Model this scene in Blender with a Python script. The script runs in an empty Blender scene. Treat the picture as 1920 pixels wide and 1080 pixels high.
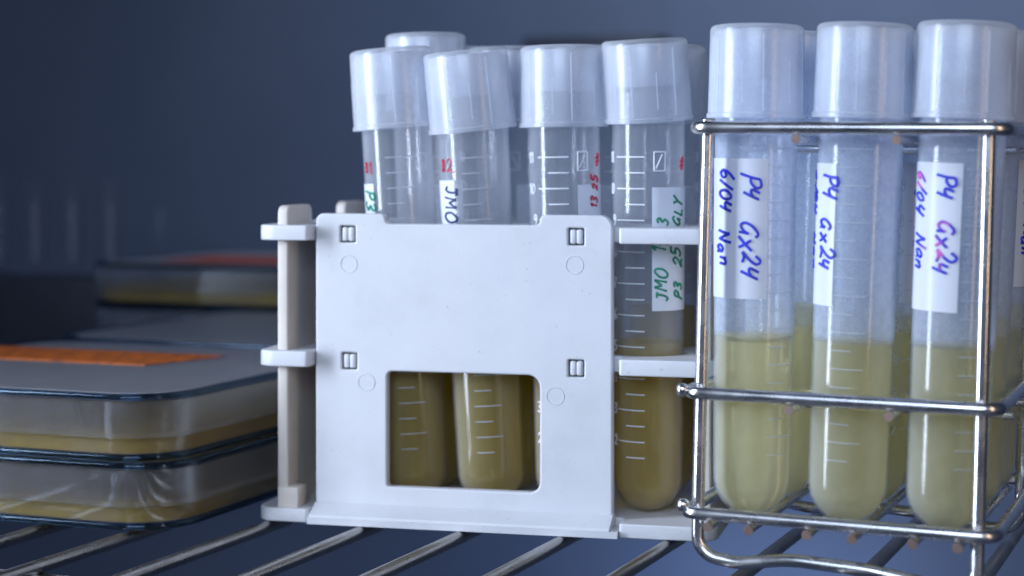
import bpy, bmesh, math, random
from mathutils import Vector, Matrix

random.seed(7)
S = 0.001                                   # everything below is written in millimetres
SC = bpy.context.scene
COL = SC.collection
rad = math.radians
TH = rad(22.02)                             # yaw of the camera against the shelf
CT, ST = math.cos(TH), math.sin(TH)

# ------------------------------------------------------------------ camera
cam_d = bpy.data.cameras.new('camera')
cam = bpy.data.objects.new('camera', cam_d)
COL.objects.link(cam)
cam.location = (0, 0, 90 * S)
cam.rotation_euler = (rad(90), 0, TH)
cam_d.sensor_width = 36
cam_d.lens = 3560 / 1920 * 36
cam_d.shift_y = -0.125
cam_d.clip_start = 0.01
cam_d.clip_end = 20
cam_d.dof.use_dof = True
cam_d.dof.focus_distance = 0.434
cam_d.dof.aperture_fstop = 12.0
SC.camera = cam

# ------------------------------------------------------------------ world and light
w = bpy.data.worlds.new('World')
SC.world = w
w.use_nodes = True
w.node_tree.nodes['Background'].inputs[0].default_value = (0.20, 0.27, 0.46, 1)
w.node_tree.nodes['Background'].inputs[1].default_value = 0.13
SC.view_settings.view_transform = 'Standard'
SC.view_settings.look = 'None'
SC.view_settings.exposure = 0
SC.view_settings.gamma = 1
SC.view_settings.use_curve_mapping = False
SC.cycles.max_bounces = 24
SC.cycles.transparent_max_bounces = 96
SC.cycles.transmission_bounces = 16
SC.cycles.diffuse_bounces = 5
SC.cycles.glossy_bounces = 6
SC.cycles.sample_clamp_indirect = 4
SC.cycles.blur_glossy = 0.6
SC.cycles.use_denoising = True


def c2w(xc, yc, z=0.0):
    """camera ground coordinates (right, forward, height; mm) to world mm"""
    return Vector((xc * CT - yc * ST, xc * ST + yc * CT, z))


def area(name, pos, target, sx, sy, power, col, spread=180):
    d = bpy.data.lights.new(name, 'AREA')
    d.shape = 'RECTANGLE'
    d.size, d.size_y = sx * S, sy * S
    d.energy = power
    d.color = col
    d.spread = rad(spread)
    o = bpy.data.objects.new(name, d)
    COL.objects.link(o)
    o.location = pos * S
    o.rotation_euler = (target - pos).to_track_quat('-Z', 'Y').to_euler()
    return o


area('door_light', c2w(-405, 345, 150), c2w(20, 460, 60), 80, 520, 1.02, (0.70, 0.80, 0.98), 78)
area('room_light', c2w(-150, -420, 420), c2w(60, 460, 40), 520, 360, 2.2, (0.64, 0.78, 1.0), 120)
area('warm_lamp', c2w(330, 40, 150), c2w(40, 450, 60), 40, 330, 0.2, (1.0, 0.74, 0.5), 140)
area('wall_glow_fill', c2w(10, 690, 480), c2w(-20, 1000, 120), 220, 120, 0.42, (0.62, 0.76, 1.0), 85)  # added lamp above the view, makes the glow on the back wall
area('lower_wall_fill', c2w(-10, 770, -190), c2w(-20, 1000, -110), 200, 60, 0.30, (0.45, 0.62, 1.0), 170)  # added lamp below the view, brightens the wall under the shelf


# ------------------------------------------------------------------ materials
class NT:
    def __init__(self, name):
        self.m = bpy.data.materials.new(name)
        self.m.use_nodes = True
        self.t = self.m.node_tree
        self.t.nodes.clear()
        self.out = self.t.nodes.new('ShaderNodeOutputMaterial')

    def n(self, kind, **kw):
        nd = self.t.nodes.new(kind)
        for k, v in kw.items():
            if hasattr(nd, k) and k not in nd.inputs:
                setattr(nd, k, v)
            else:
                nd.inputs[k].default_value = v
        return nd

    def l(self, a, b):
        self.t.links.new(a, b)

    def mix(self, fac, a, b):
        x = self.n('ShaderNodeMixShader')
        if isinstance(fac, (int, float)):
            x.inputs[0].default_value = fac
        else:
            self.l(fac, x.inputs[0])
        self.l(a, x.inputs[1])
        self.l(b, x.inputs[2])
        return x.outputs[0]

    def done(self, sh):
        self.l(sh, self.out.inputs['Surface'])
        return self.m

    def coords(self, scale=1000.0):
        tc = self.n('ShaderNodeTexCoord')
        mp = self.n('ShaderNodeMapping')
        mp.inputs['Scale'].default_value = (scale,) * 3 if isinstance(scale, (int, float)) else scale
        self.l(tc.outputs['Object'], mp.inputs[0])
        return mp.outputs[0]

    def noise(self, scale, detail=3.0, rough=0.5, co=None):
        nz = self.n('ShaderNodeTexNoise')
        nz.inputs['Scale'].default_value = scale
        nz.inputs['Detail'].default_value = detail
        nz.inputs['Roughness'].default_value = rough
        self.l(co if co is not None else self.coords(), nz.inputs['Vector'])
        return nz.outputs[0]

    def ramp(self, fac, stops):
        r = self.n('ShaderNodeValToRGB')
        e = r.color_ramp.elements
        while len(e) < len(stops):
            e.new(0.5)
        for k, (p, c) in enumerate(stops):
            e[k].position = p
            e[k].color = c if len(c) == 4 else (*c, 1)
        self.l(fac, r.inputs[0])
        return r.outputs[0]

    def rng(self, fac, a, b, lo=0.0, hi=1.0):
        r = self.n('ShaderNodeMapRange')
        r.inputs[1].default_value = lo
        r.inputs[2].default_value = hi
        r.inputs[3].default_value = a
        r.inputs[4].default_value = b
        self.l(fac, r.inputs[0])
        return r.outputs[0]

    def bump(self, h, strength, dist=0.0002):
        b = self.n('ShaderNodeBump')
        b.inputs['Strength'].default_value = strength
        b.inputs['Distance'].default_value = dist
        self.l(h, b.inputs['Height'])
        return b.outputs[0]


def solid(name, col, rough=0.5, metallic=0.0, var=0.12, nscale=0.25, bump=0.0, bscale=2.0, spec=0.5):
    t = NT(name)
    p = t.n('ShaderNodeBsdfPrincipled')
    lo = tuple(c * (1 - var) for c in col)
    hi = tuple(min(1, c * (1 + var)) for c in col)
    co = t.coords()
    t.l(t.ramp(t.noise(nscale, 4, 0.6, co), [(0.3, lo), (0.7, hi)]), p.inputs['Base Color'])
    t.l(t.rng(t.noise(nscale * 2.3, 3, 0.6, co), rough * 0.85, rough * 1.2), p.inputs['Roughness'])
    p.inputs['Metallic'].default_value = metallic
    p.inputs['Specular IOR Level'].default_value = spec
    if bump:
        t.l(t.bump(t.noise(bscale, 3, 0.6, co), bump), p.inputs['Normal'])
    return t.done(p.outputs[0])


def hazy(name, haze_col, haze, edge, tint=(1, 1, 1), gloss_rough=0.08, transl=0.5, ior=1.49, hvar=0.12, hscale=0.12, gloss=1.0, fog=0.0):
    """milky see-through plastic: clear + scattering share that grows where the wall is seen edge-on, with a glossy coat"""
    t = NT(name)
    co = t.coords()
    tr = t.n('ShaderNodeBsdfTransparent', Color=(*tint, 1))
    df = t.n('ShaderNodeBsdfDiffuse', Color=(*haze_col, 1))
    tl = t.n('ShaderNodeBsdfTranslucent', Color=(*haze_col, 1))
    sc = t.mix(transl, df.outputs[0], tl.outputs[0])
    lw = t.n('ShaderNodeLayerWeight', Blend=0.35)
    f = t.rng(lw.outputs['Facing'], haze, edge, 0.0, 1.0)
    nz = t.rng(t.noise(hscale, 4, 0.65, co), 1 - hvar, 1 + hvar, 0.3, 0.7)
    mu = t.n('ShaderNodeMath', operation='MULTIPLY', use_clamp=True)
    t.l(f, mu.inputs[0])
    t.l(nz, mu.inputs[1])
    if fog:                                  # condensation on the wall above the liquid
        tc = t.n('ShaderNodeTexCoord')
        sp = t.n('ShaderNodeSeparateXYZ')
        t.l(tc.outputs['Object'], sp.inputs[0])
        fz = t.rng(sp.outputs[2], 0.0, fog, 0.0385, 0.0405)
        fn = t.n('ShaderNodeMath', operation='MULTIPLY')
        t.l(fz, fn.inputs[0])
        t.l(t.rng(t.noise(0.45, 5, 0.7, co), 0.7, 1.3, 0.3, 0.7), fn.inputs[1])
        fz = fn.outputs[0]
        ad = t.n('ShaderNodeMath', operation='ADD', use_clamp=True)
        t.l(mu.outputs[0], ad.inputs[0])
        t.l(fz, ad.inputs[1])
        mu = ad
    body = t.mix(mu.outputs[0], tr.outputs[0], sc)
    gl = t.n('ShaderNodeBsdfGlossy', Roughness=gloss_rough)
    l2 = t.n('ShaderNodeLayerWeight', Blend=0.5)
    pw = t.n('ShaderNodeMath', operation='POWER')
    pw.inputs[1].default_value = 5.0
    t.l(l2.outputs['Facing'], pw.inputs[0])
    fm = t.n('ShaderNodeMath', operation='MULTIPLY_ADD', use_clamp=True)
    fm.inputs[1].default_value = 0.7 * gloss
    fm.inputs[2].default_value = 0.04 * gloss
    t.l(pw.outputs[0], fm.inputs[0])
    return t.done(t.mix(fm.outputs[0], body, gl.outputs[0]))


def broth(name, col, tint, turbid, rough=0.03, transl=0.5):
    """cloudy liquid: refracting body plus a scattering share"""
    t = NT(name)
    co = t.coords()
    gl = t.n('ShaderNodeBsdfRefraction', Color=(*tint, 1), IOR=1.33, Roughness=rough)
    tr = t.n('ShaderNodeBsdfTransparent', Color=(*tint, 1))
    df = t.n('ShaderNodeBsdfDiffuse', Color=(*col, 1))
    tl = t.n('ShaderNodeBsdfTranslucent', Color=(*col, 1))
    cl = t.mix(0.15, gl.outputs[0], tr.outputs[0])
    sc = t.mix(transl, df.outputs[0], tl.outputs[0])
    nz = t.rng(t.noise(0.12, 3, 0.6, co), turbid * 0.88, min(1, turbid * 1.12), 0.3, 0.7)
    return t.done(t.mix(nz, cl, sc))


def dishplastic(name, clear, rough=0.0, haze=0.04, lo=0.4, hi=1.8):
    t = NT(name)
    co = t.coords()
    nrm = t.bump(t.noise(0.05, 2, 0.5, co), 0.04, 0.0004)
    g = t.n('ShaderNodeBsdfGlass', IOR=1.57, Roughness=rough, Color=(0.97, 0.985, 1, 1))
    t.l(nrm, g.inputs['Normal'])
    tr = t.n('ShaderNodeBsdfTransparent', Color=(0.95, 0.97, 1, 1))
    df = t.n('ShaderNodeBsdfDiffuse', Color=(0.74, 0.72, 0.76, 1))
    a = t.mix(clear, g.outputs[0], tr.outputs[0])
    fz = t.rng(t.noise(0.07, 4, 0.7, co), haze * lo, haze * hi, 0.35, 0.65)
    return t.done(t.mix(fz, a, df.outputs[0]))


def steel(name, col, rough=0.18, metallic=1.0, streak=None):
    t = NT(name)
    p = t.n('ShaderNodeBsdfPrincipled')
    co = t.coords()
    lo = tuple(c * 0.9 for c in col)
    t.l(t.ramp(t.noise(0.10, 3, 0.5, co), [(0.35, lo), (0.6, col)]), p.inputs['Base Color'])
    t.l(t.rng(t.noise(0.15, 3, 0.5, co), rough * 0.8, rough * 1.3, 0.3, 0.7), p.inputs['Roughness'])
    p.inputs['Metallic'].default_value = metallic
    return t.done(p.outputs[0])


def tape_mat(name, col, dark):
    t = NT(name)
    p = t.n('ShaderNodeBsdfPrincipled', Roughness=0.55)
    co = t.coords((1000 * 0.9, 1000 * 0.25, 1000))
    t.l(t.ramp(t.noise(0.55, 5, 0.7, co), [(0.40, dark), (0.52, col)]), p.inputs['Base Color'])
    return t.done(p.outputs[0])


def worn_white():
    t = NT('white_polypropylene')
    p = t.n('ShaderNodeBsdfPrincipled')
    co = t.coords()
    base = t.ramp(t.noise(0.05, 5, 0.65, co), [(0.30, (0.535, 0.54, 0.565)), (0.48, (0.575, 0.58, 0.61)), (0.7, (0.595, 0.60, 0.63))])
    specks = t.ramp(t.noise(1.1, 2, 0.5, co), [(0.23, (0.42, 0.40, 0.40)), (0.29, (1, 1, 1))])
    m = t.n('ShaderNodeMix', data_type='RGBA', blend_type='MULTIPLY')
    m.inputs[0].default_value = 0.7
    t.l(base, m.inputs[6])
    t.l(specks, m.inputs[7])
    t.l(m.outputs[2], p.inputs['Base Color'])
    t.l(t.rng(t.noise(0.3, 5, 0.7, co), 0.32, 0.58, 0.3, 0.7), p.inputs['Roughness'])
    t.l(t.bump(t.noise(1.3, 5, 0.7, co), 0.22), p.inputs['Normal'])
    return t.done(p.outputs[0])


M_WHITE = worn_white()
M_WARM_SHADE = solid('shade_warmed_plastic', (0.63, 0.575, 0.52), 0.5, var=0.06, nscale=0.1, bump=0.10, bscale=1.6)  # white rack plastic, brown shade of the inner face put into its colour
M_TUBE = hazy('clear_tube_plastic', (0.74, 0.76, 0.82), 0.05, 0.30, tint=(0.98, 0.985, 0.99), fog=0.07, gloss_rough=0.12, transl=0.5, gloss=0.7)
M_TUBE_FOG = hazy('fogged_tube_plastic', (0.78, 0.85, 0.97), 0.05, 0.30, tint=(0.98, 0.99, 1), gloss_rough=0.13, transl=0.45, gloss=0.7, fog=0.23)
M_TUBE_DIM = hazy('shade_dimmed_tube_plastic', (0.2, 0.22, 0.28), 0.03, 0.18, gloss=0.25)  # tube plastic darkened, so the far shade sits in its colour
M_CAP = hazy('milky_cap_plastic', (0.90, 0.92, 0.96), 0.23, 0.72, tint=(0.95, 0.97, 1), gloss_rough=0.24, transl=0.42, hvar=0.10, gloss=0.9)
M_CAP_IN = hazy('milky_cap_inside', (0.82, 0.84, 0.9), 0.35, 0.7, gloss_rough=0.3, gloss=0.4)
M_AMBER = broth('amber_broth', (0.80, 0.62, 0.07), (0.98, 0.84, 0.32), 0.38, 0.03, 0.55)
M_PALE = broth('pale_broth', (1.0, 0.90, 0.50), (1.0, 0.96, 0.76), 0.38, 0.03, 0.6)
M_PRINT = solid('white_print', (0.82, 0.84, 0.88), 0.6, var=0.05)
M_PRINT_FAINT = hazy('moulded_print', (0.8, 0.84, 0.9), 0.45, 0.6)
M_STICKER = hazy('paper_sticker', (0.84, 0.87, 0.94), 0.80, 0.90, gloss_rough=0.3, transl=0.25, hvar=0.04, gloss=0.6)
M_BLUE = solid('blue_ink', (0.02, 0.035, 0.55), 0.5, var=0.4, nscale=0.6)
def fading_ink():
    t = NT('fading_blue_ink')
    p = t.n('ShaderNodeBsdfPrincipled', Roughness=0.5)
    t.l(t.ramp(t.noise(0.16, 2, 0.5), [(0.60, (0.02, 0.035, 0.55)), (0.68, (0.62, 0.13, 0.52))]), p.inputs['Base Color'])
    return t.done(p.outputs[0])


M_FADE = fading_ink()
M_NAVY = solid('navy_ink', (0.01, 0.015, 0.12), 0.5, var=0.3)
M_GREEN = solid('green_ink', (0.005, 0.22, 0.13), 0.5, var=0.4, nscale=0.6)
M_RED = solid('red_ink', (0.50, 0.015, 0.06), 0.5, var=0.4, nscale=0.6)
M_STEEL = steel('polished_steel', (0.80, 0.79, 0.80), 0.25)
M_SHELF = steel('shelf_steel', (0.36, 0.35, 0.34), 0.30)
M_WELD = solid('weld_tip', (0.24, 0.17, 0.145), 0.6, metallic=0.3, var=0.2)
M_DISH = dishplastic('clear_dish_plastic', 0.25, 0.0, 0.038, 0.7, 1.4)
M_DISHTOP = dishplastic('frosted_dish_top', 0.3, 0.3, 0.11, 0.85, 1.15)
M_AGAR = broth('amber_agar', (0.78, 0.52, 0.03), (0.98, 0.78, 0.14), 0.62)
def edge_glass():
    t = NT('thick_clear_edge')
    g = t.n('ShaderNodeBsdfGlass', IOR=1.57, Roughness=0.0, Color=(0.40, 0.53, 0.66, 1))
    return t.done(g.outputs[0])


M_EDGE = edge_glass()
M_TAPE = tape_mat('orange_tape', (0.75, 0.17, 0.012), (0.22, 0.045, 0.01))
M_TAPE_RED = tape_mat('red_orange_tape', (0.50, 0.06, 0.012), (0.3, 0.03, 0.01))
M_DARK = solid('dark_rubber', (0.035, 0.04, 0.055), 0.5)
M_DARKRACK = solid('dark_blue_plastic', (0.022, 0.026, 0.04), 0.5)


def wall_mat():
    t = NT('brushed_steel_wall')
    p = t.n('ShaderNodeBsdfPrincipled', Metallic=0.55, Roughness=0.5)
    co = t.coords()
    t.l(t.ramp(t.noise(0.006, 3, 0.5, co), [(0.3, (0.125, 0.155, 0.225)), (0.7, (0.165, 0.195, 0.27))]), p.inputs['Base Color'])
    t.l(t.bump(t.noise(0.05, 4, 0.6, co), 0.1, 0.002), p.inputs['Normal'])
    return t.done(p.outputs[0])


M_WALL = wall_mat()


# ------------------------------------------------------------------ mesh helpers
class MB:
    def __init__(self):
        self.v, self.f = [], []

    def add(self, vs, fs, m=None):
        b = len(self.v)
        for p in vs:
            p = Vector(p)
            self.v.append(m @ p if m is not None else p)
        self.f += [tuple(i + b for i in f) for f in fs]
        return self

    def box(self, lo, hi, m=None):
        x0, y0, z0 = lo
        x1, y1, z1 = hi
        vs = [(x0, y0, z0), (x1, y0, z0), (x1, y1, z0), (x0, y1, z0), (x0, y0, z1), (x1, y0, z1), (x1, y1, z1), (x0, y1, z1)]
        fs = [(3, 2, 1, 0), (4, 5, 6, 7), (0, 1, 5, 4), (1, 2, 6, 5), (2, 3, 7, 6), (3, 0, 4, 7)]
        return self.add(vs, fs, m)

    def sweep(self, pts, r, n=10, closed=False, m=None):
        pts = [Vector(p) for p in pts]
        N = len(pts)
        tang = []
        for i in range(N):
            if closed:
                d = pts[(i + 1) % N] - pts[i - 1]
            else:
                d = pts[min(i + 1, N - 1)] - pts[max(i - 1, 0)]
            tang.append(d.normalized() if d.length > 1e-9 else Vector((0, 0, 1)))
        a = Vector((0, 0, 1)) if abs(tang[0].z) < 0.8 else Vector((1, 0, 0))
        nrm = (a - tang[0] * a.dot(tang[0])).normalized()
        vs, fs = [], []
        for i in range(N):
            nrm = nrm - tang[i] * nrm.dot(tang[i])
            nrm = nrm.normalized() if nrm.length > 1e-9 else tang[i].orthogonal().normalized()
            bi = tang[i].cross(nrm)
            rr = r[i] if isinstance(r, (list, tuple)) else r
            for k in range(n):
                t = 2 * math.pi * k / n
                vs.append(pts[i] + (nrm * math.cos(t) + bi * math.sin(t)) * rr)
        for i in range(N if closed else N - 1):
            j = (i + 1) % N
            for k in range(n):
                l = (k + 1) % n
                fs.append((i * n + k, i * n + l, j * n + l, j * n + k))
        if not closed:
            fs.append(tuple(range(n - 1, -1, -1)))
            fs.append(tuple((N - 1) * n + k for k in range(n)))
        return self.add(vs, fs, m)

    def lathe(self, prof, n=56, m=None, closed=False):
        vs, fs, ring = [], [], []
        for (r, z) in prof:
            if r < 1e-6:
                ring.append([len(vs)])
                vs.append((0, 0, z))
            else:
                ring.append(list(range(len(vs), len(vs) + n)))
                vs += [(r * math.cos(2 * math.pi * k / n), r * math.sin(2 * math.pi * k / n), z) for k in range(n)]
        P = len(prof)
        for i in range(P if closed else P - 1):
            a, b = ring[i], ring[(i + 1) % P]
            for k in range(n):
                l = (k + 1) % n
                if len(a) == 1 and len(b) == 1:
                    continue
                if len(a) == 1:
                    fs.append((a[0], b[l], b[k]))
                elif len(b) == 1:
                    fs.append((a[k], a[l], b[0]))
                else:
                    fs.append((a[k], a[l], b[l], b[k]))
        return self.add(vs, fs, m)

    def mesh(self, name, mat, smooth=True, angle=40):
        me = bpy.data.meshes.new(name)
        me.from_pydata([tuple(p * S) for p in self.v], [], self.f)
        bm = bmesh.new()
        bm.from_mesh(me)
        bmesh.ops.recalc_face_normals(bm, faces=bm.faces)
        bm.to_mesh(me)
        bm.free()
        me.materials.append(mat)
        if smooth:
            for p in me.polygons:
                p.use_smooth = True
            me.set_sharp_from_angle(angle=rad(angle))
        return me


def obj(name, data, parent=None, mat=None, smooth=True, angle=40):
    if isinstance(data, MB):
        data = data.mesh(name, mat, smooth, angle)
    o = bpy.data.objects.new(name, data)
    COL.objects.link(o)
    if parent is not None:
        o.parent = parent
    return o


def tag(o, label, cat, group=None):
    o['label'] = label
    o['category'] = cat
    if group:
        o['group'] = group
    return o


def empty(name, m, label, cat, group=None):
    o = bpy.data.objects.new(name, None)
    COL.objects.link(o)
    o.empty_display_size = 0.005
    o.matrix_world = m
    return tag(o, label, cat, group)


def TR(x, y, z):
    return Matrix.Translation(Vector((x, y, z)) * S)


def fillet(pts, r, closed=False, n=6):
    pts = [Vector(p) for p in pts]
    out, N = [], len(pts)
    for i in range(N):
        rr = r[i] if isinstance(r, (list, tuple)) else r
        if (not closed and i in (0, N - 1)) or rr <= 0:
            out.append(pts[i])
            continue
        p, a, b = pts[i], pts[i - 1], pts[(i + 1) % N]
        da, db = (a - p).normalized(), (b - p).normalized()
        ang = da.angle(db)
        L = min(rr / math.tan(ang / 2), (a - p).length * 0.49, (b - p).length * 0.49)
        R = L * math.tan(ang / 2)
        c = p + (da + db).normalized() * (R / math.sin(ang / 2))
        s, e = p + da * L - c, p + db * L - c
        tot = s.angle(e)
        for k in range(n + 1):
            t = k / n
            out.append(c + (s * math.sin((1 - t) * tot) + e * math.sin(t * tot)) / math.sin(tot))
    return out


def circle2(cx, cy, r, n=40):
    return [(cx + r * math.cos(2 * math.pi * k / n), cy + r * math.sin(2 * math.pi * k / n)) for k in range(n)]


def slab(outlines, thick, bevel, m):
    """flat plate with holes (2D outlines, mm), centred on its own z, softened edges -> MB"""
    cu = bpy.data.curves.new('tmp', 'CURVE')
    cu.dimensions = '2D'
    cu.fill_mode = 'BOTH'
    cu.extrude = thick / 2 - bevel
    cu.bevel_depth = bevel
    cu.bevel_resolution = 2
    cu.offset = -bevel
    for o in outlines:
        sp = cu.splines.new('POLY')
        sp.points.add(len(o) - 1)
        for i, p in enumerate(o):
            sp.points[i].co = (p[0], p[1], 0, 1)
        sp.use_cyclic_u = True
    ob = bpy.data.objects.new('tmp', cu)
    COL.objects.link(ob)
    dg = bpy.context.evaluated_depsgraph_get()
    me = bpy.data.meshes.new_from_object(ob.evaluated_get(dg))
    b = MB().add([v.co.copy() for v in me.vertices], [tuple(p.vertices) for p in me.polygons], m)
    bpy.data.objects.remove(ob)
    bpy.data.curves.remove(cu)
    bpy.data.meshes.remove(me)
    return b


def rrect(x0, y0, x1, y1, r, n=8):
    rs = r if isinstance(r, (list, tuple)) else [r] * 4
    return [(p.x, p.y) for p in fillet([(x0, y0, 0), (x1, y0, 0), (x1, y1, 0), (x0, y1, 0)], rs, True, n)]


def softbox(lo, hi, bv=0.5):
    bm = bmesh.new()
    bmesh.ops.create_cube(bm, size=1)
    lo, hi = Vector(lo), Vector(hi)
    for v in bm.verts:
        v.co = Vector((lo[i] + (v.co[i] + 0.5) * (hi[i] - lo[i]) for i in range(3)))
    bmesh.ops.bevel(bm, geom=bm.edges[:], offset=bv, segments=2, affect='EDGES', profile=0.5)
    b = MB()
    bm.verts.index_update()
    b.add([v.co.copy() for v in bm.verts], [tuple(v.index for v in f.verts) for f in bm.faces])
    bm.free()
    return b


# ------------------------------------------------------------------ handwriting
GL = {
    'P': [[(.08, 0), (.12, .5), (.1, .95)], [(.1, .95), (.42, 1.0), (.56, .76), (.38, .52), (.1, .5)]],
    '4': [[(.14, .95), (.04, .5), (.26, .44), (.46, .56)], [(.52, .9), (.44, .45), (.34, 0)]],
    'G': [[(.66, .86), (.44, 1.0), (.14, .72), (.06, .34), (.26, .12), (.5, .3), (.56, .52)], [(.56, .52), (.6, .05)]],
    'x': [[(.02, .6), (.3, .3), (.52, .02)], [(.52, .62), (.26, .28), (0, 0)]],
    '2': [[(.05, .74), (.26, 1.0), (.5, .78), (.36, .42), (.02, .04), (.28, .12), (.6, .02)]],
    '6': [[(.5, 1.0), (.18, .66), (.05, .24), (.26, 0), (.48, .2), (.34, .44), (.1, .3)]],
    '/': [[(.46, 1.08), (.22, .5), (0, -.05)]],
    '0': [[(.3, .95), (.06, .6), (.1, .14), (.34, .02), (.54, .36), (.48, .8), (.3, .95)]],
    'N': [[(.04, 0), (.1, .5), (.1, .95)], [(.1, .95), (.3, .5), (.54, .05)], [(.54, .05), (.6, .5), (.64, 1.05)]],
    'a': [[(.46, .5), (.24, .58), (.05, .3), (.16, .04), (.38, .16), (.48, .48)], [(.48, .5), (.48, .12), (.58, .02)]],
    'n': [[(.06, .56), (.08, .02)], [(.08, .34), (.26, .56), (.44, .46), (.46, .02)]],
    'J': [[(.1, 1.0), (.6, .98)], [(.4, .98), (.42, .3), (.26, .02), (.04, .2)]],
    'M': [[(.04, 0), (.1, .95)], [(.1, .95), (.36, .4)], [(.36, .4), (.64, .95)], [(.64, .95), (.7, 0)]],
    'O': [[(.32, .98), (.04, .6), (.1, .12), (.38, .0), (.62, .36), (.54, .84), (.32, .98)]],
    '1': [[(.06, .72), (.26, 1.0)], [(.26, 1.0), (.26, 0)]],
    '3': [[(.06, .9), (.32, 1.0), (.48, .76), (.22, .54), (.5, .3), (.3, .02), (.02, .12)]],
    'L': [[(.1, 1.0), (.06, .04)], [(.06, .04), (.5, .06)]],
    'Y': [[(.02, 1.0), (.28, .5)], [(.58, 1.0), (.28, .5), (.2, 0)]],
    '5': [[(.5, .98), (.12, .96)], [(.12, .96), (.1, .56), (.4, .58), (.48, .24), (.26, .0), (.02, .1)]],
    '7': [[(.04, .96), (.54, .98)], [(.54, .98), (.3, .5), (.2, 0)]],
    '8': [[(.3, .52), (.08, .76), (.28, 1.0), (.48, .76), (.3, .52), (.06, .24), (.28, .0), (.52, .24), (.3, .52)]],
    '9': [[(.5, .72), (.28, .48), (.06, .72), (.26, 1.0), (.5, .8), (.46, .4), (.3, 0)]],
    '*': [[(.1, .1), (.5, .9)], [(.5, .1), (.1, .9)], [(.3, 0), (.3, 1.0)], [(0, .5), (.6, .5)]],
    '#': [[(.15, 0), (.3, 1)], [(.4, 0), (.55, 1)], [(.0, .32), (.65, .4)], [(.02, .64), (.68, .72)]],
}
ADV = {'1': .5, '/': .52, 'M': .95, 'N': .86, 'G': .88, ' ': .55, 'O': .82, 'P': .72}


def catmull(p, steps=4):
    if len(p) < 3:
        return [Vector(q) for q in p]
    q = [Vector(a) for a in p]
    q = [q[0] * 2 - q[1]] + q + [q[-1] * 2 - q[-2]]
    out = []
    for i in range(1, len(q) - 2):
        for k in range(steps):
            t = k / steps
            a, b, c, d = q[i - 1], q[i], q[i + 1], q[i + 2]
            out.append(0.5 * ((2 * b) + (c - a) * t + (2 * a - 5 * b + 4 * c - d) * t * t + (3 * b - a - 3 * c + d) * t ** 3))
    out.append(q[-2])
    return out


def strokes(text, jitter=0.0, rng=None):
    """list of smoothed 2D strokes for a line of text; unit height 1"""
    x, out = 0.0, []
    for ch in text:
        if ch in GL:
            dy = rng.uniform(-jitter, jitter) if rng else 0
            sc = 1 + (rng.uniform(-jitter, jitter) if rng else 0)
            for st in GL[ch]:
                out.append(catmull([(x + a * sc, b * sc + dy) for a, b in st]))
        x += ADV.get(ch, .74)
    return out


RB, RT, LEN = 8.35, 9.05, 103.0             # tube: bottom radius, rim radius, length


def tr_at(z):
    return RB + (RT - RB) * max(0.0, min(1.0, z / LEN))


def cyl(phi, z, lift=0.0):
    r = tr_at(z) + lift
    return Vector((r * math.sin(phi), -r * math.cos(phi), z))


def write(mb, text, phi0, z0, h, way, pen=0.24, lift=0.16, jitter=0.06, rng=None, sx=1.0, slant=0.0):
    """lay a line of handwriting on the tube. way: 'down', 'up' or 'across'. phi0 deg"""
    for st in strokes(text, jitter, rng):
        pts = []
        for p in st:
            a, b = (p.x + slant * p.y) * h * sx, p.y * h
            if way == 'down':
                z, arc = z0 - a, b
            elif way == 'up':
                z, arc = z0 + a, -b
            else:
                z, arc = z0 + b, a
            pts.append(cyl(rad(phi0) + arc / tr_at(z), z, lift))
        mb.sweep(pts, pen, 6)


def sticker(phi_a, phi_b, z0, z1, skew=0.0, lift=0.05, thick=0.10):
    mb, n = MB(), 18
    vs, fs = [], []
    for i in range(n + 1):
        ph = rad(phi_a + (phi_b - phi_a) * i / n)
        dz = skew * (i / n - 0.5)
        for (z, l) in ((z0 + dz, lift), (z1 + dz, lift), (z1 + dz, lift + thick), (z0 + dz, lift + thick)):
            vs.append(cyl(ph, z, l))
    for i in range(n):
        a, b = i * 4, i * 4 + 4
        for k in range(4):
            l = (k + 1) % 4
            fs.append((a + k, a + l, b + l, b + k))
    fs += [(0, 1, 2, 3), tuple(n * 4 + k for k in (3, 2, 1, 0))]
    return mb.add(vs, fs)


# ------------------------------------------------------------------ tube meshes (shared by all copies)
def tube_mesh(mat):
    wl = 0.42
    prof = []
    for k in range(13):
        a = math.pi / 2 * k / 12
        prof.append((RB * math.sin(a) if k else 0, RB - RB * math.cos(a)))
    for k in range(1, 9):
        z = RB + (LEN - RB) * k / 8
        prof.append((tr_at(z), z))
    prof.append((RT - wl, LEN))
    for k in range(7, -1, -1):
        z = RB + (LEN - RB) * k / 8
        prof.append((tr_at(z) - wl, z))
    ri = RB - wl
    for k in range(11, -1, -1):
        a = math.pi / 2 * k / 12
        prof.append((ri * math.sin(a) if k else 0, RB - ri * math.cos(a)))
    return MB().lathe(prof, 64).mesh('tube_body', mat, True, 60)


def liquid_mesh(level, mat):
    wl = 0.45
    ri = RB - wl
    prof = []
    for k in range(13):
        a = math.pi / 2 * k / 12
        prof.append((ri * math.sin(a) if k else 0, RB - ri * math.cos(a)))
    for k in range(1, 6):
        z = RB + (level - RB) * k / 5
        prof.append((tr_at(z) - wl, z))
    rt = tr_at(level) - wl
    prof += [(rt - 0.02, level + 1.0), (rt - 0.35, level + 0.5), (rt - 1.1, level + 0.1), (rt - 2.2, level - 0.12), (0, level - 0.15)]
    return MB().lathe(prof, 64).mesh('liquid', mat, True, 50)


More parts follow.
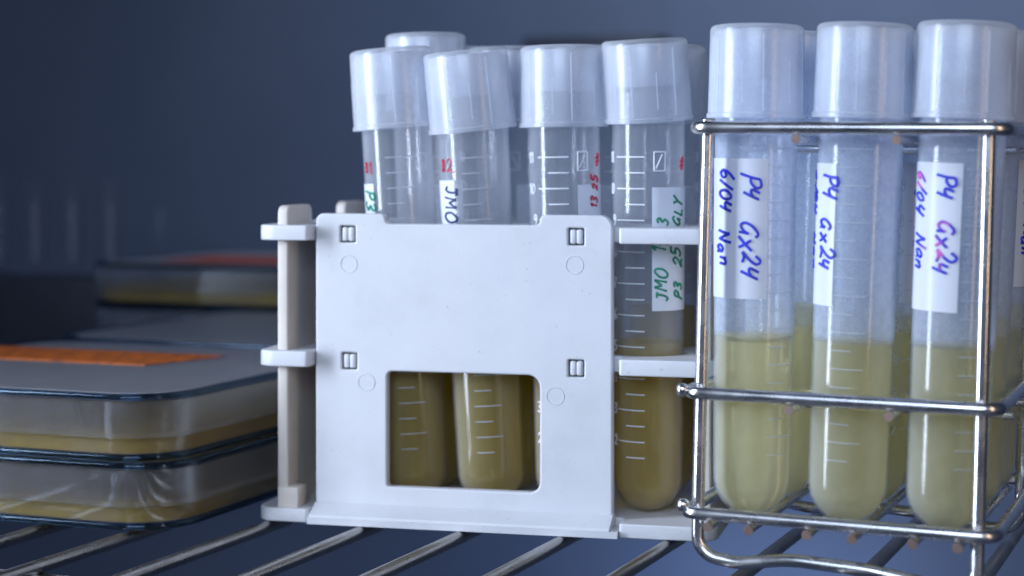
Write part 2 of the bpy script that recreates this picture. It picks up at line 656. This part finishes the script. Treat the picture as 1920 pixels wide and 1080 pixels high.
def cap_mesh():
    b = MB()
    prof = [(10.42, 0), (10.45, 0.3), (10.42, 0.9), (10.15, 1.15), (10.05, 6), (9.95, 12), (9.86, 18.5), (9.72, 19.0), (9.3, 19.45), (8.8, 19.62), (0, 19.75),
            (0, 18.6), (8.6, 18.5), (9.05, 17.6), (9.2, 6), (9.5, 0)]
    b.lathe(prof, 64, closed=False)
    b.lathe([(9.5, 0), (10.42, 0)], 64)
    for k in range(6):
        a = 2 * math.pi * k / 6 + 0.35
        m = Matrix.Rotation(a, 4, 'Z')
        b.add(*_rib(10.06, 9.86, 1.4, 17.4, 0.42, 0.26), m)
    for k in range(6):
        a = 2 * math.pi * (k + 0.5) / 6 + 0.42
        b.add(*_rib(10.02, 9.9, 3.0, 11.6, 0.30, 0.18), Matrix.Rotation(a, 4, 'Z'))
    return b.mesh('cap', M_CAP, True, 35)


def _rib(r0, r1, z0, z1, w, h):
    vs = []
    for r, z in ((r0, z0), (r1, z1)):
        vs += [(r - 0.3, -w / 2, z), (r + h, -w / 4, z), (r + h, w / 4, z), (r - 0.3, w / 2, z)]
    return vs, [(0, 1, 5, 4), (1, 2, 6, 5), (2, 3, 7, 6), (3, 2, 1, 0), (4, 5, 6, 7)]


def plug_mesh():
    return MB().lathe([(7.2, 8.5), (7.9, 8.5), (8.0, 18.45), (7.3, 18.45)], 48, closed=True).mesh('inner_plug', M_CAP_IN, True, 40)


def scale_mesh(mat, top, mirror_numbers=True, pen=0.15):
    """printed scale; its right end is at phi 0"""
    b = MB()
    ml = 1.5
    while ml <= top + 1e-6:
        z = 14.2 + (ml - 1.5) * 7.7
        long = abs(ml - round(ml)) < 0.01
        a0 = -52 if long else -33
        pts = [cyl(rad(a0 + (0 - a0) * k / 10), z, 0.03) for k in range(11)]
        b.sweep(pts, pen, 5)
        if long and ml >= 2:
            s = str(int(round(ml)))
            hh = 2.6
            w = (len(s) * 0.66 if len(s) > 1 else 0.6) * hh
            write(b, s, -56 - math.degrees(w / tr_at(z)), z - hh / 2, hh, 'across', 0.19, 0.02, 0, None, 0.95)
        ml += 0.5
    # patch outline for marking
    z0, z1 = 84.0, 88.6
    for (a, c) in (((15, z0), (33, z0)), ((15, z1), (33, z1)), ((15, z0), (15, z1)), ((33, z0), (33, z1)), ((18, z0 + .6), (28, z1 - .6))):
        b.sweep([cyl(rad(a[0] + (c[0] - a[0]) * k / 6), a[1] + (c[1] - a[1]) * k / 6, 0.03) for k in range(7)], 0.16, 5)
    return b.mesh('graduation_marks', mat, True, 60)


def scale_seen_through(mat):
    b, ml = MB(), 1.5
    while ml <= 11:
        z = 14.2 + (ml - 1.5) * 7.7
        a1 = 46 if abs(ml - round(ml)) < 0.01 else 29
        b.sweep([cyl(rad(a1 * k / 10), z, 0.03) for k in range(11)], 0.15, 5)
        ml += 0.5
    return b.mesh('graduation_marks', mat, True, 60)


TUBE_CLEAR, TUBE_FOG = tube_mesh(M_TUBE), tube_mesh(M_TUBE_FOG)
CAP, PLUG = cap_mesh(), plug_mesh()
SCALE_BOLD, SCALE_FAINT = scale_mesh(M_PRINT, 11.0), scale_mesh(M_PRINT_FAINT, 10.0)
SCALE_LEFT = scale_seen_through(M_PRINT_FAINT)
LIQ = {}


def liquid(level, mat):
    k = (round(level, 1), mat.name)
    if k not in LIQ:
        LIQ[k] = liquid_mesh(level, mat)
    return LIQ[k]


def stand(u, v, z, lean=0.0, nod=0.0, pre=None):
    """matrix of a tube standing at (u, v, z) with its own front turned to the camera; lean = top to the right seen from the camera"""
    bearing = math.atan2(-u, v)
    fwd = Vector((u, v, 0)).normalized()
    right = Vector((fwd.y, -fwd.x, 0))
    R = Matrix.Rotation(rad(lean), 4, fwd) @ Matrix.Rotation(rad(nod), 4, right) @ Matrix.Rotation(bearing, 4, 'Z')
    M = TR(u, v, z) @ R
    return pre @ M if pre is not None else M


def make_tube(M, label, group, cap_z, cap_tilt, level, fog, print_phi, faint, cap_turn, stick=None, writing=(), marks=()):
    t = empty('test_tube', M, label, 'test tube', group)
    body = obj('tube_body', TUBE_FOG if fog else TUBE_CLEAR, t)
    g = obj('graduation_marks', SCALE_LEFT if faint == 2 else SCALE_FAINT if faint else SCALE_BOLD, body)
    g.rotation_euler.z = rad(print_phi)
    c = obj('cap', CAP, t)
    c.location.z = cap_z * S
    c.scale = (1.035, 1.035, 1.03) if fog else (1.07, 1.07, 1.03)
    c.rotation_euler = (rad(cap_tilt[1]), rad(cap_tilt[0]), rad(cap_turn)) if cap_tilt != (0, 0) else (0, 0, rad(cap_turn))
    obj('inner_plug', PLUG, c)
    obj('liquid', liquid(level, M_PALE if fog else M_AMBER), t)
    rng = random.Random(int(M.translation.x * 1e6) % 9973)
    if stick:
        s = obj('label_sticker', sticker(*stick), t, M_STICKER)
        by = {}
        for (txt, ph, z, h, way, mat, pen) in writing:
            by.setdefault(mat.name, (mat, MB()))
            write(by[mat.name][1], txt, ph, z, h * rng.uniform(0.95, 1.06), way, pen * rng.uniform(0.8, 1.05), 0.18, 0.15, rng, 1.0, rng.uniform(0.08, 0.3))
        for mat, mb in by.values():
            obj('handwriting', mb, s, mat)
    for (txt, ph, z, h, way, mat, pen) in marks:
        mb = MB()
        write(mb, txt, ph, z, h, way, pen, 0.05, 0.08, rng)
        obj('pen_mark', mb, t, mat)
    return t


# ------------------------------------------------------------------ the setting: wall and floor of the cabinet, wire shelf
bw = obj('back_wall', MB().box((-1500, 960, -320), (900, 980, 700)), None, M_WALL, False)
bw['kind'] = 'structure'
fl = obj('cabinet_floor', MB().box((-1500, 200, -340), (900, 960, -321)), None, M_WALL, False)
fl['kind'] = 'structure'

shelf = empty('wire_shelf', TR(-180, 600, 0), 'wire shelf of round steel rods carrying the racks and dishes', 'shelf')
rod = MB().sweep([(0, -262, -1.6), (0, -240, -1.6)] + [(0, y, -1.6) for y in range(-200, 321, 40)], 1.6, 12).mesh('rod', M_SHELF)
for k in range(-17, 8):
    o = obj('rod', rod, shelf)
    o.location.x = (-4.5 + 24.9 * k) * S
cross = MB().sweep([(x, 0, 0) for x in range(-440, 181, 20)], 2.0, 12).mesh('cross_rod', M_SHELF)
for y in (-243, 20, 310):
    o = obj('cross_rod', cross, shelf)
    o.location = (0, y * S, -5.1 * S)

fit = obj('wall_fitting', softbox((-371, 930, 146), (-296, 959.5, 155), 2), None, M_DARK)
tag(fit, 'dark blurred bar on the back wall just above the tube caps', 'wall fitting')

# ------------------------------------------------------------------ white plastic rack
AR = rad(14)                                 # the white rack stands a little askew on the shelf
FR = Matrix.Rotation(TH - AR, 4, 'Z')
O = Vector((-125, 448, 0))
rack = empty('tube_rack', FR @ TR(*O), 'white plastic test tube rack with a windowed front panel', 'rack')


def rel(b):
    for p in b.v:
        p -= O
    return b


def px_u(px, v):
    p = (px - 960) / 3560
    yc = v / (p * math.sin(AR) + math.cos(AR))
    return p * yc * math.cos(AR) - yc * math.sin(AR), yc


def px_uz(px, py, v):
    u, yc = px_u(px, v)
    return u, 90 - (py - 300) / 3560 * yc


VP = 449.0                                   # front face of the panel
pu = lambda x, y: px_uz(x, y, VP)
UL, UR = pu(592, 700)[0], pu(1148, 700)[0]
ZT = pu(592, 400)[1]
ZN = pu(860, 421)[1]
ul2, ur2 = pu(722, 420)[0], pu(1012, 420)[0]
outer = [(UL, 3.6), (UR, 3.6), (UR, ZT), (ur2, ZT), (ur2, ZN), (ul2, ZN), (ul2, ZT), (UL, ZT)]
outer = [(p.x, p.y) for p in fillet([(a, b, 0) for a, b in outer], [0.6, 0.6, 3.0, 2.2, 1.8, 1.8, 2.2, 2.0], True, 7)]
w0, w1 = pu(725, 912), pu(1012, 704)
window = rrect(w0[0], w0[1], w1[0], w1[1], [0.8, 2.6, 3.0, 1.4], 7)
pegs = [pu(652, 439), pu(1080, 444), pu(655, 677), pu(1080, 691)]
holes = [rrect(a - 2.0, b - 2.1, a + 2.0, b + 2.1, 0.3, 2) for a, b in pegs]
XZ = Matrix(((1, 0, 0, 0), (0, 0, 1, 0), (0, 1, 0, 0), (0, 0, 0, 1)))   # slab x,y -> u,z ; slab z -> v
panel = slab([outer, window] + holes, 3.0, 0.45, Matrix.Translation((0, VP + 1.5, 0)) @ XZ)
pan = obj('front_panel', rel(panel), rack, M_WHITE, True, 50)
lip = MB()
n = 12
prof = [(VP - 0.4, 4.6), (VP - 5.1, 2.2), (VP - 5.4, 1.62), (VP + 2.6, 1.62), (VP + 2.6, 4.6)]
lip.add([(UL + 0.05, a, b) for a, b in prof] + [(UR + 0.2, a, b) for a, b in prof],
        [(0, 1, 6, 5), (1, 2, 7, 6), (2, 3, 8, 7), (3, 4, 9, 8), (4, 0, 5, 9), (4, 3, 2, 1, 0), (5, 6, 7, 8, 9)])
obj('foot_lip', rel(lip), pan, M_WHITE, True, 20)
for (x, y) in ((654, 495), (1077, 497), (687, 717), (1041, 743)):
    a, b = pu(x, y)
    ring = [(a + 2.15 * math.cos(t * math.pi / 16), VP + 0.0, b + 2.15 * math.sin(t * math.pi / 16)) for t in range(32)]
    obj('mould_ring', rel(MB().sweep(ring, 0.13, 6, True)), pan, M_WHITE)
for a, b in pegs:
    pg = softbox((a - 1.55, VP + 0.25, b - 1.75), (a - 0.1, VP + 6, b + 1.75), 0.4)
    q = softbox((a + 0.1, VP + 0.0, b - 1.75), (a + 1.55, VP + 6, b + 1.75), 0.4)
    pg.add(q.v, q.f)
    obj('peg', rel(pg), rack, M_WHITE, True, 50)

TL, TRR, VF, VB = -177.0, -61.5, 444.6, 515.0
US = [-140.6, -120.6, -100.7, -80.8]
VS = [463.2, 484.2, 505.2]


def tier(z0, z1, base=False):
    o = [(TL, VF), (UL - 0.35, VF), (UL - 0.35, VP + 3.2), (UR + 2.4, VP + 3.2), (UR + 2.4, VF), (TRR, VF), (TRR, VB), (TL, VB)]
    o = [(p.x, p.y) for p in fillet([(a, b, 0) for a, b in o], [5, 1.2, 0.5, 0.5, 0.8, 5, 5, 5], True, 7)]
    hs = [] if base else [circle2(u, v, 9.6) for u in US for v in VS]
    b = slab([o] + hs, z1 - z0, 0.4, Matrix.Translation((0, 0, (z0 + z1) / 2)))
    if base:
        b.box((UL - 0.3, VP - 5.7, 0.02), (UR + 2.3, VP + 4.5, 1.6))
    return b


for z0, z1, bs in ((70.0, 73.8, False), (38.6, 42.5, False), (0.0, 3.4, True)):
    obj('base_tier' if bs else 'tier', rel(tier(z0, z1, bs)), rack, M_WHITE, True, 50)
YZ = Matrix(((0, 0, 1, 0), (1, 0, 0, 0), (0, 1, 0, 0), (0, 0, 0, 1)))   # slab x,y -> v,z ; slab z -> u
side = [(447, 3.0), (509, 3.0), (509, 78.6), (491, 78.6), (491, 72.5), (465, 72.5), (465, 78.6), (447, 78.6)]
side = [(p.x, p.y) for p in fillet([(a, b, 0) for a, b in side], [0.5, 0.5, 2.2, 2.2, 1, 1, 2.2, 2.2], True, 6)]
for u in (-170.6, -64.4):
    obj('side_panel', rel(slab([side], 2.7, 0.45, Matrix.Translation((u, 0, 0)) @ YZ)), rack, M_WARM_SHADE, True, 50)
obj('clip_block', rel(softbox((-171.6, 446.0, 3.2), (-166.2, 452.5, 8.4), 0.4)), rack, M_WARM_SHADE)

# tubes in the white rack --------------------------------------------------
def wstand(i, j, lean, nod, du=0.0):
    p = FR @ Vector((US[i] + du, VS[j], 0))
    return stand(p.x, p.y, 3.4, lean, nod)


GW = 'amber broth tubes in the white plastic rack'
CW = 94.8
make_tube(wstand(0, 0, -3.0, -0.5), 'leftmost front tube in the white rack, red mark 1 and a green P3 label', GW, CW, (-1.5, 0), 43, False, -21, 2, 10,
          (-118, -47, 56, 81), [('P3', -68, 79.5, 3.6, 'down', M_GREEN, .36)], [('*1', -70, 83.6, 3.0, 'across', M_RED, .17)])
make_tube(wstand(1, 0, -3.0, 0.4), 'tilted tube in the white rack with a red 2 and a dark JMO label', GW, CW - 0.6, (-3.5, 0), 42, False, -20, 2, 38,
          (-120, -36, 55, 82), [('JMO', -58, 80.8, 4.0, 'down', M_NAVY, .36)], [('*2', -66, 84.0, 3.4, 'across', M_RED, .18)])
make_tube(wstand(2, 0, -0.9, 0.2), 'upright tube in the white rack numbered 11, 10 and 9, red writing on its label', GW, CW, (0, 0), 42, False, 7, False, 22,
          (22, 92, 53, 80.5), [('1', 62, 70.5, 3.2, 'up', M_RED, .34), ('13 25', 62, 74.5, 2.6, 'up', M_RED, .3), ('JMO', 34, 56, 4.0, 'up', M_RED, .32)],
          [('#', 58, 85, 3.2, 'across', M_RED, .17)])
make_tube(wstand(3, 0, 0.0, 0.2), 'tube beside the front panel in the white rack, green JMO 11 3 label', GW, CW + 1.4, (-4.6, 0), 41, False, -6, False, 50,
          (6, 92, 50, 80), [('JMO  11  3', 30, 52.3, 3.15, 'up', M_GREEN, .36), ('P3  25   GLY', 62, 52.6, 3.0, 'up', M_GREEN, .34)],
          [('#', 58, 84.3, 3.2, 'across', M_RED, .17)])
for i, (dz, lean, du, lab) in enumerate((
        (5.0, -1.9, 0, 'rear tube in the white rack whose raised cap shows highest, behind the leftmost front cap'),
        (1.2, -1.0, 1, 'rear tube in the white rack showing its cap between the second and third front caps'),
        (1.0, 0.4, 1, 'rear tube in the white rack peeking out behind the cap of the tube numbered 11'),
        (1.0, 0.2, 0, 'second row tube of the white rack, right behind the one with the green label'),
        (2.6, 0.4, 1, 'third row tube of the white rack, half hidden beside the thin steel post'))):
    make_tube(wstand(i % 4, 1 + i // 4, lean, 0, du), lab, GW, CW + dz, (0.8 * (-1) ** i, 0), 45 + i, False, (170, 150, 160, 175, 62)[i], False, 70 * i + 15,
              (100, 170, 52, 80) if i < 4 else None, (), [('#', 80, 84, 3.2, 'across', M_RED, .17)] if i == 4 else ())

# ------------------------------------------------------------------ stainless wire rack
LEAN = 0.6
WR = TR(-86, 389, 0) @ Matrix.Rotation(rad(LEAN), 4, 'Y')
wire = empty('wire_rack', WR, 'stainless steel wire test tube rack with looped feet', 'rack')
x0, x1, y0, y1 = -32.4, 32.6, 0.0, 74.0
SH = 0.016                                   # the frame is bent slightly out of square
sh = lambda p: [Vector((q[0] + SH * q[2], q[1], q[2])) for q in p]
R0 = 1.4


def hoop(z):
    p = fillet([(x0, y0, z), (x1, y0, z), (x1, y1, z), (x0, y1, z)], 3.6, True, 6)
    q = []
    for i in range(len(p)):
        a, b = p[i], p[(i + 1) % len(p)]
        n = max(1, int((b - a).length / 8))
        q += [a.lerp(b, k / n) for k in range(n)]
    return MB().sweep(sh(q), R0, 12, True)


for z in (96.6, 40.2, 14.6):
    obj('hoop', hoop(z), wire, M_STEEL)
px0, px1 = -29.8, 29.0
for yy, tall in ((2.65, 98.3), (y1 - 2.65, 98.3)):
    path = fillet([(px0, yy, tall), (px0, yy, 5.4), (px0 + 9, yy, 4.2), (px0 + 20, yy, 5.9), (px1 - 22, yy, 5.2), (px1 - 8, yy, 3.2), (px1, yy, 3.2), (px1, yy, tall)],
                  [0, 5, 12, 30, 40, 12, 4.5, 0], False, 6)
    obj('leg_frame', MB().sweep(sh(path), R0 - 0.02, 12), wire, M_STEEL)
PU = [-20.75, 0.0, 20.75]
for z in (96.6 - 2.35, 40.2 - 2.35):
    for x in (-9.7, 11.1):
        o = obj('cross_wire', MB().sweep(sh([(x, -1.3, z), (x, y1 + 1.3, z)]), 0.95, 10), wire, M_STEEL)
        obj('weld_tip', MB().sweep(sh([(x, -1.55, z), (x, -1.28, z)]), 1.0, 10), o, M_WELD)
    for y in (25.6, 48.6):
        obj('cross_wire', MB().sweep([(x0 - 0.5, y, z - 1.9), (x1 + 0.5, y, z - 1.9)], 0.95, 10), wire, M_STEEL)
for x in (-26.4, -17.6, -5.2, 4.2, 16.6, 25.6):
    z = 14.6 - 2.35
    o = obj('cross_wire', MB().sweep(sh([(x, -1.5, z), (x, y1 + 1.3, z)]), 0.95, 10), wire, M_STEEL)
    obj('weld_tip', MB().sweep(sh([(x, -1.8, z - 0.1), (x, -1.48, z)]), 1.1, 10), o, M_WELD)
for (x, z) in ((x0 - 0.2, 40.6), (x0 + 0.2, 16.0)):
    sp = MB().lathe([(0, -1.5), (0.9, -1.2), (1.4, -0.3), (1.3, 0.7), (0.7, 1.3), (0, 1.5)], 12, Matrix.Translation((x, 0.4, z)))
    obj('weld_bead', sp, wire, M_STEEL)

GS = 'pale broth tubes in the steel wire rack'
CS = 86.2
ROW = [13.6, 36.9, 60.2]
HW = M_BLUE
inv = WR


def wtube(col, row, label, lean, level, print_phi, stick=None, writing=(), turn=0, tilt=(0, 0), marks=()):
    base = inv @ (Vector((PU[col], ROW[row], 12.6)) * S)
    b = base / S
    M = stand(b.x, b.y, b.z, lean, 0)
    make_tube(M, label, GS, CS, tilt, level, True, print_phi, 2 if row == 0 else True, turn, stick, writing, marks)


wtube(0, 0, 'front tube at the left of the wire rack, two blue lines on its label', 0.7, 38.2, 20,
      (-112, 17, 47.5, 77.5), [('P4  Gx24', -20, 74.6, 3.8, 'down', HW, .38), ('6/04  Nan', -58, 75.4, 3.35, 'down', HW, .36)], 18)
wtube(1, 0, 'front middle tube of the wire rack, only the blue line P4 Gx24 facing forward', 2.2, 37.8, -32,
      (-150, -33, 46.5, 76.5), [('P4  Gx24', -58, 74.4, 3.8, 'down', HW, .38), ('6/04  Nan', -98, 75, 3.35, 'down', HW, .36)], 2)
wtube(2, 0, 'front right tube of the wire rack, just left of the thick front post', 2.5, 37.6, 8,
      (-104, 3, 46.3, 77.0), [('P4  Gx24', -30, 74.8, 3.8, 'down', M_FADE, .38), ('6/04  Nan', -70, 75.2, 3.35, 'down', M_FADE, .36)], 36)
wtube(0, 1, 'second row tube of the wire rack, between the left and middle front tubes', 1.6, 43.2, 140, None, (), 25)
wtube(1, 1, 'second row tube of the wire rack, between the middle and right front tubes', 2.0, 42.0, 96,
      (35, 128, 46, 77), [('6/04  Nan', 62, 75.4, 3.35, 'down', HW, .36), ('P4  Gx24', 98, 75, 3.8, 'down', HW, .38)], 8)
wtube(2, 1, 'second row tube of the wire rack, showing just right of the thick front post', 2.4, 42.5, 200, None, (), 50)
wtube(0, 2, 'third row tube of the wire rack, at the back left', 1.6, 42.0, 80, None, (), 12)
wtube(1, 2, 'third row tube of the wire rack, at the back middle', 2.0, 43.0, 110, None, (), 40)
wtube(2, 2, 'third row tube of the wire rack at the right picture edge, label 6/04 Nan', 2.4, 43.5, 170,
      (42, 140, 49, 78), [('6/04  Nan', 56, 76, 3.35, 'down', HW, .36)], 5)

# ------------------------------------------------------------------ petri dishes
W, CR = 116.0, 17.0


def shell(w, r, z0, z1, wall, top):
    """open rounded square tray or lid: outer and inner skin"""
    b = MB()
    o = rrect(-w / 2, -w / 2, w / 2, w / 2, r, 12)
    i = rrect(-w / 2 + wall, -w / 2 + wall, w / 2 - wall, w / 2 - wall, r - wall, 12)
    bev = rrect(-w / 2 + 0.35, -w / 2 + 0.35, w / 2 - 0.35, w / 2 - 0.35, r - 0.35, 12)
    n = len(o)
    s = 1 if top else -1
    za, zb = (z0, z1) if top else (z1, z0)     # za = open rim, zb = closed side
    loops = [(o, za), (o, zb - s * 0.35), (bev, zb)]
    vs, fs = [], []
    for lp, z in loops + [(i, za), (i, zb - s * wall)]:
        vs += [(x, y, z) for x, y in lp]
    for a, c in ((0, 1), (1, 2), (0, 3), (3, 4)):
        for k in range(n):
            l = (k + 1) % n
            fs.append((a * n + k, a * n + l, c * n + l, c * n + k))
    fs.append(tuple(2 * n + k for k in range(n)))
    fs.append(tuple(4 * n + k for k in range(n)))
    return b.add(vs, fs)


def prism(w, r, z0, z1):
    b = MB()
    o = rrect(-w / 2, -w / 2, w / 2, w / 2, r, 12)
    n = len(o)
    b.add([(x, y, z0) for x, y in o] + [(x, y, z1) for x, y in o],
          [(k, (k + 1) % n, n + (k + 1) % n, n + k) for k in range(n)] + [tuple(range(n - 1, -1, -1)), tuple(range(n, 2 * n))])
    return b


BASE = shell(W - 3.4, CR - 1.7, 0.4, 14.0, 1.3, False).mesh('dish_base', M_DISH, True, 30)
LID = shell(W, CR, 5.8, 16.0, 1.2, True).mesh('lid', M_DISH, True, 30)
RIM = MB().sweep([(x, y, 0.85) for x, y in rrect(-W / 2 + 1.6, -W / 2 + 1.6, W / 2 - 1.6, W / 2 - 1.6, CR - 1.6, 14)], 0.85, 10, True).mesh('foot_rim', M_EDGE)
LRIM = MB().sweep([(x, y, 15.55) for x, y in rrect(-W / 2 + 0.85, -W / 2 + 0.85, W / 2 - 0.85, W / 2 - 0.85, CR - 0.85, 14)], 0.95, 10, True).mesh('lid_rim', M_EDGE)
FROST = prism(W - 9, CR - 4.5, 16.02, 16.3).mesh('frosted_panel', M_DISHTOP, True, 30)
AGAR = prism(W - 6.2, CR - 3.1, 1.75, 6.6).mesh('agar', M_AGAR, True, 30)
PITCH = 16.7
GD = 'square agar dishes stacked on the shelf'


def dish(u, v, z, label, yaw=0.0):
    t = empty('petri_dish', TR(u, v, z) @ Matrix.Rotation(rad(yaw), 4, 'Z'), label, 'petri dish', GD)
    b = obj('dish_base', BASE, t)
    obj('foot_rim', RIM, b)
    obj('agar', AGAR, t)
    l = obj('lid', LID, t)
    obj('lid_rim', LRIM, l)
    obj('frosted_panel', FROST, l)
    return t, l


ax, ay = -248.5 - W / 2, 390 + W / 2
dish(ax + 0.8, ay, 0, 'clear square dish of amber agar, bottom one of the near stack', 0.5)
d, l = dish(ax, ay, PITCH, 'clear square dish with orange tape across its lid, top one of the near stack', 0)
tp = MB()
tz = 16.34
q = [(-66 + 8, 449.5 - ay), (-292 - ax, 449.5 - ay), (-284 - ax, 479.5 - ay), (-58, 479.5 - ay)]
tp.add([(x, y, tz) for x, y in q] + [(x, y, tz + 0.22) for x, y in q], [(3, 2, 1, 0), (4, 5, 6, 7), (0, 1, 5, 4), (1, 2, 6, 5), (2, 3, 7, 6), (3, 0, 4, 7)])
obj('tape', tp, l, M_TAPE, False)
bx, by = -312, 512 + W / 2
dish(bx, by, 0, 'square dish of the middle stack, under the other, behind the near stack', -0.6)
dish(bx - 1, by, PITCH, 'square dish on top of the middle stack, behind the orange taped lid', 0.4)
cx, cy = -441 + W / 2, 632 + W / 2
dish(cx, cy, 0, 'lowest blurred square dish of the far stack', 0)
dish(cx + 1, cy, PITCH, 'middle blurred square dish of the far stack, in shade', 0.4)
d, l = dish(cx, cy, PITCH * 2 - 0.4, 'blurred square dish on top of the far stack with a red orange tape strip', -0.3)
tp = MB().box((-34, -36, 16.34), (W / 2 - 6, 4, 16.6))
obj('tape', tp, l, M_TAPE_RED, False)

# ------------------------------------------------------------------ faint rack of tubes at the far left
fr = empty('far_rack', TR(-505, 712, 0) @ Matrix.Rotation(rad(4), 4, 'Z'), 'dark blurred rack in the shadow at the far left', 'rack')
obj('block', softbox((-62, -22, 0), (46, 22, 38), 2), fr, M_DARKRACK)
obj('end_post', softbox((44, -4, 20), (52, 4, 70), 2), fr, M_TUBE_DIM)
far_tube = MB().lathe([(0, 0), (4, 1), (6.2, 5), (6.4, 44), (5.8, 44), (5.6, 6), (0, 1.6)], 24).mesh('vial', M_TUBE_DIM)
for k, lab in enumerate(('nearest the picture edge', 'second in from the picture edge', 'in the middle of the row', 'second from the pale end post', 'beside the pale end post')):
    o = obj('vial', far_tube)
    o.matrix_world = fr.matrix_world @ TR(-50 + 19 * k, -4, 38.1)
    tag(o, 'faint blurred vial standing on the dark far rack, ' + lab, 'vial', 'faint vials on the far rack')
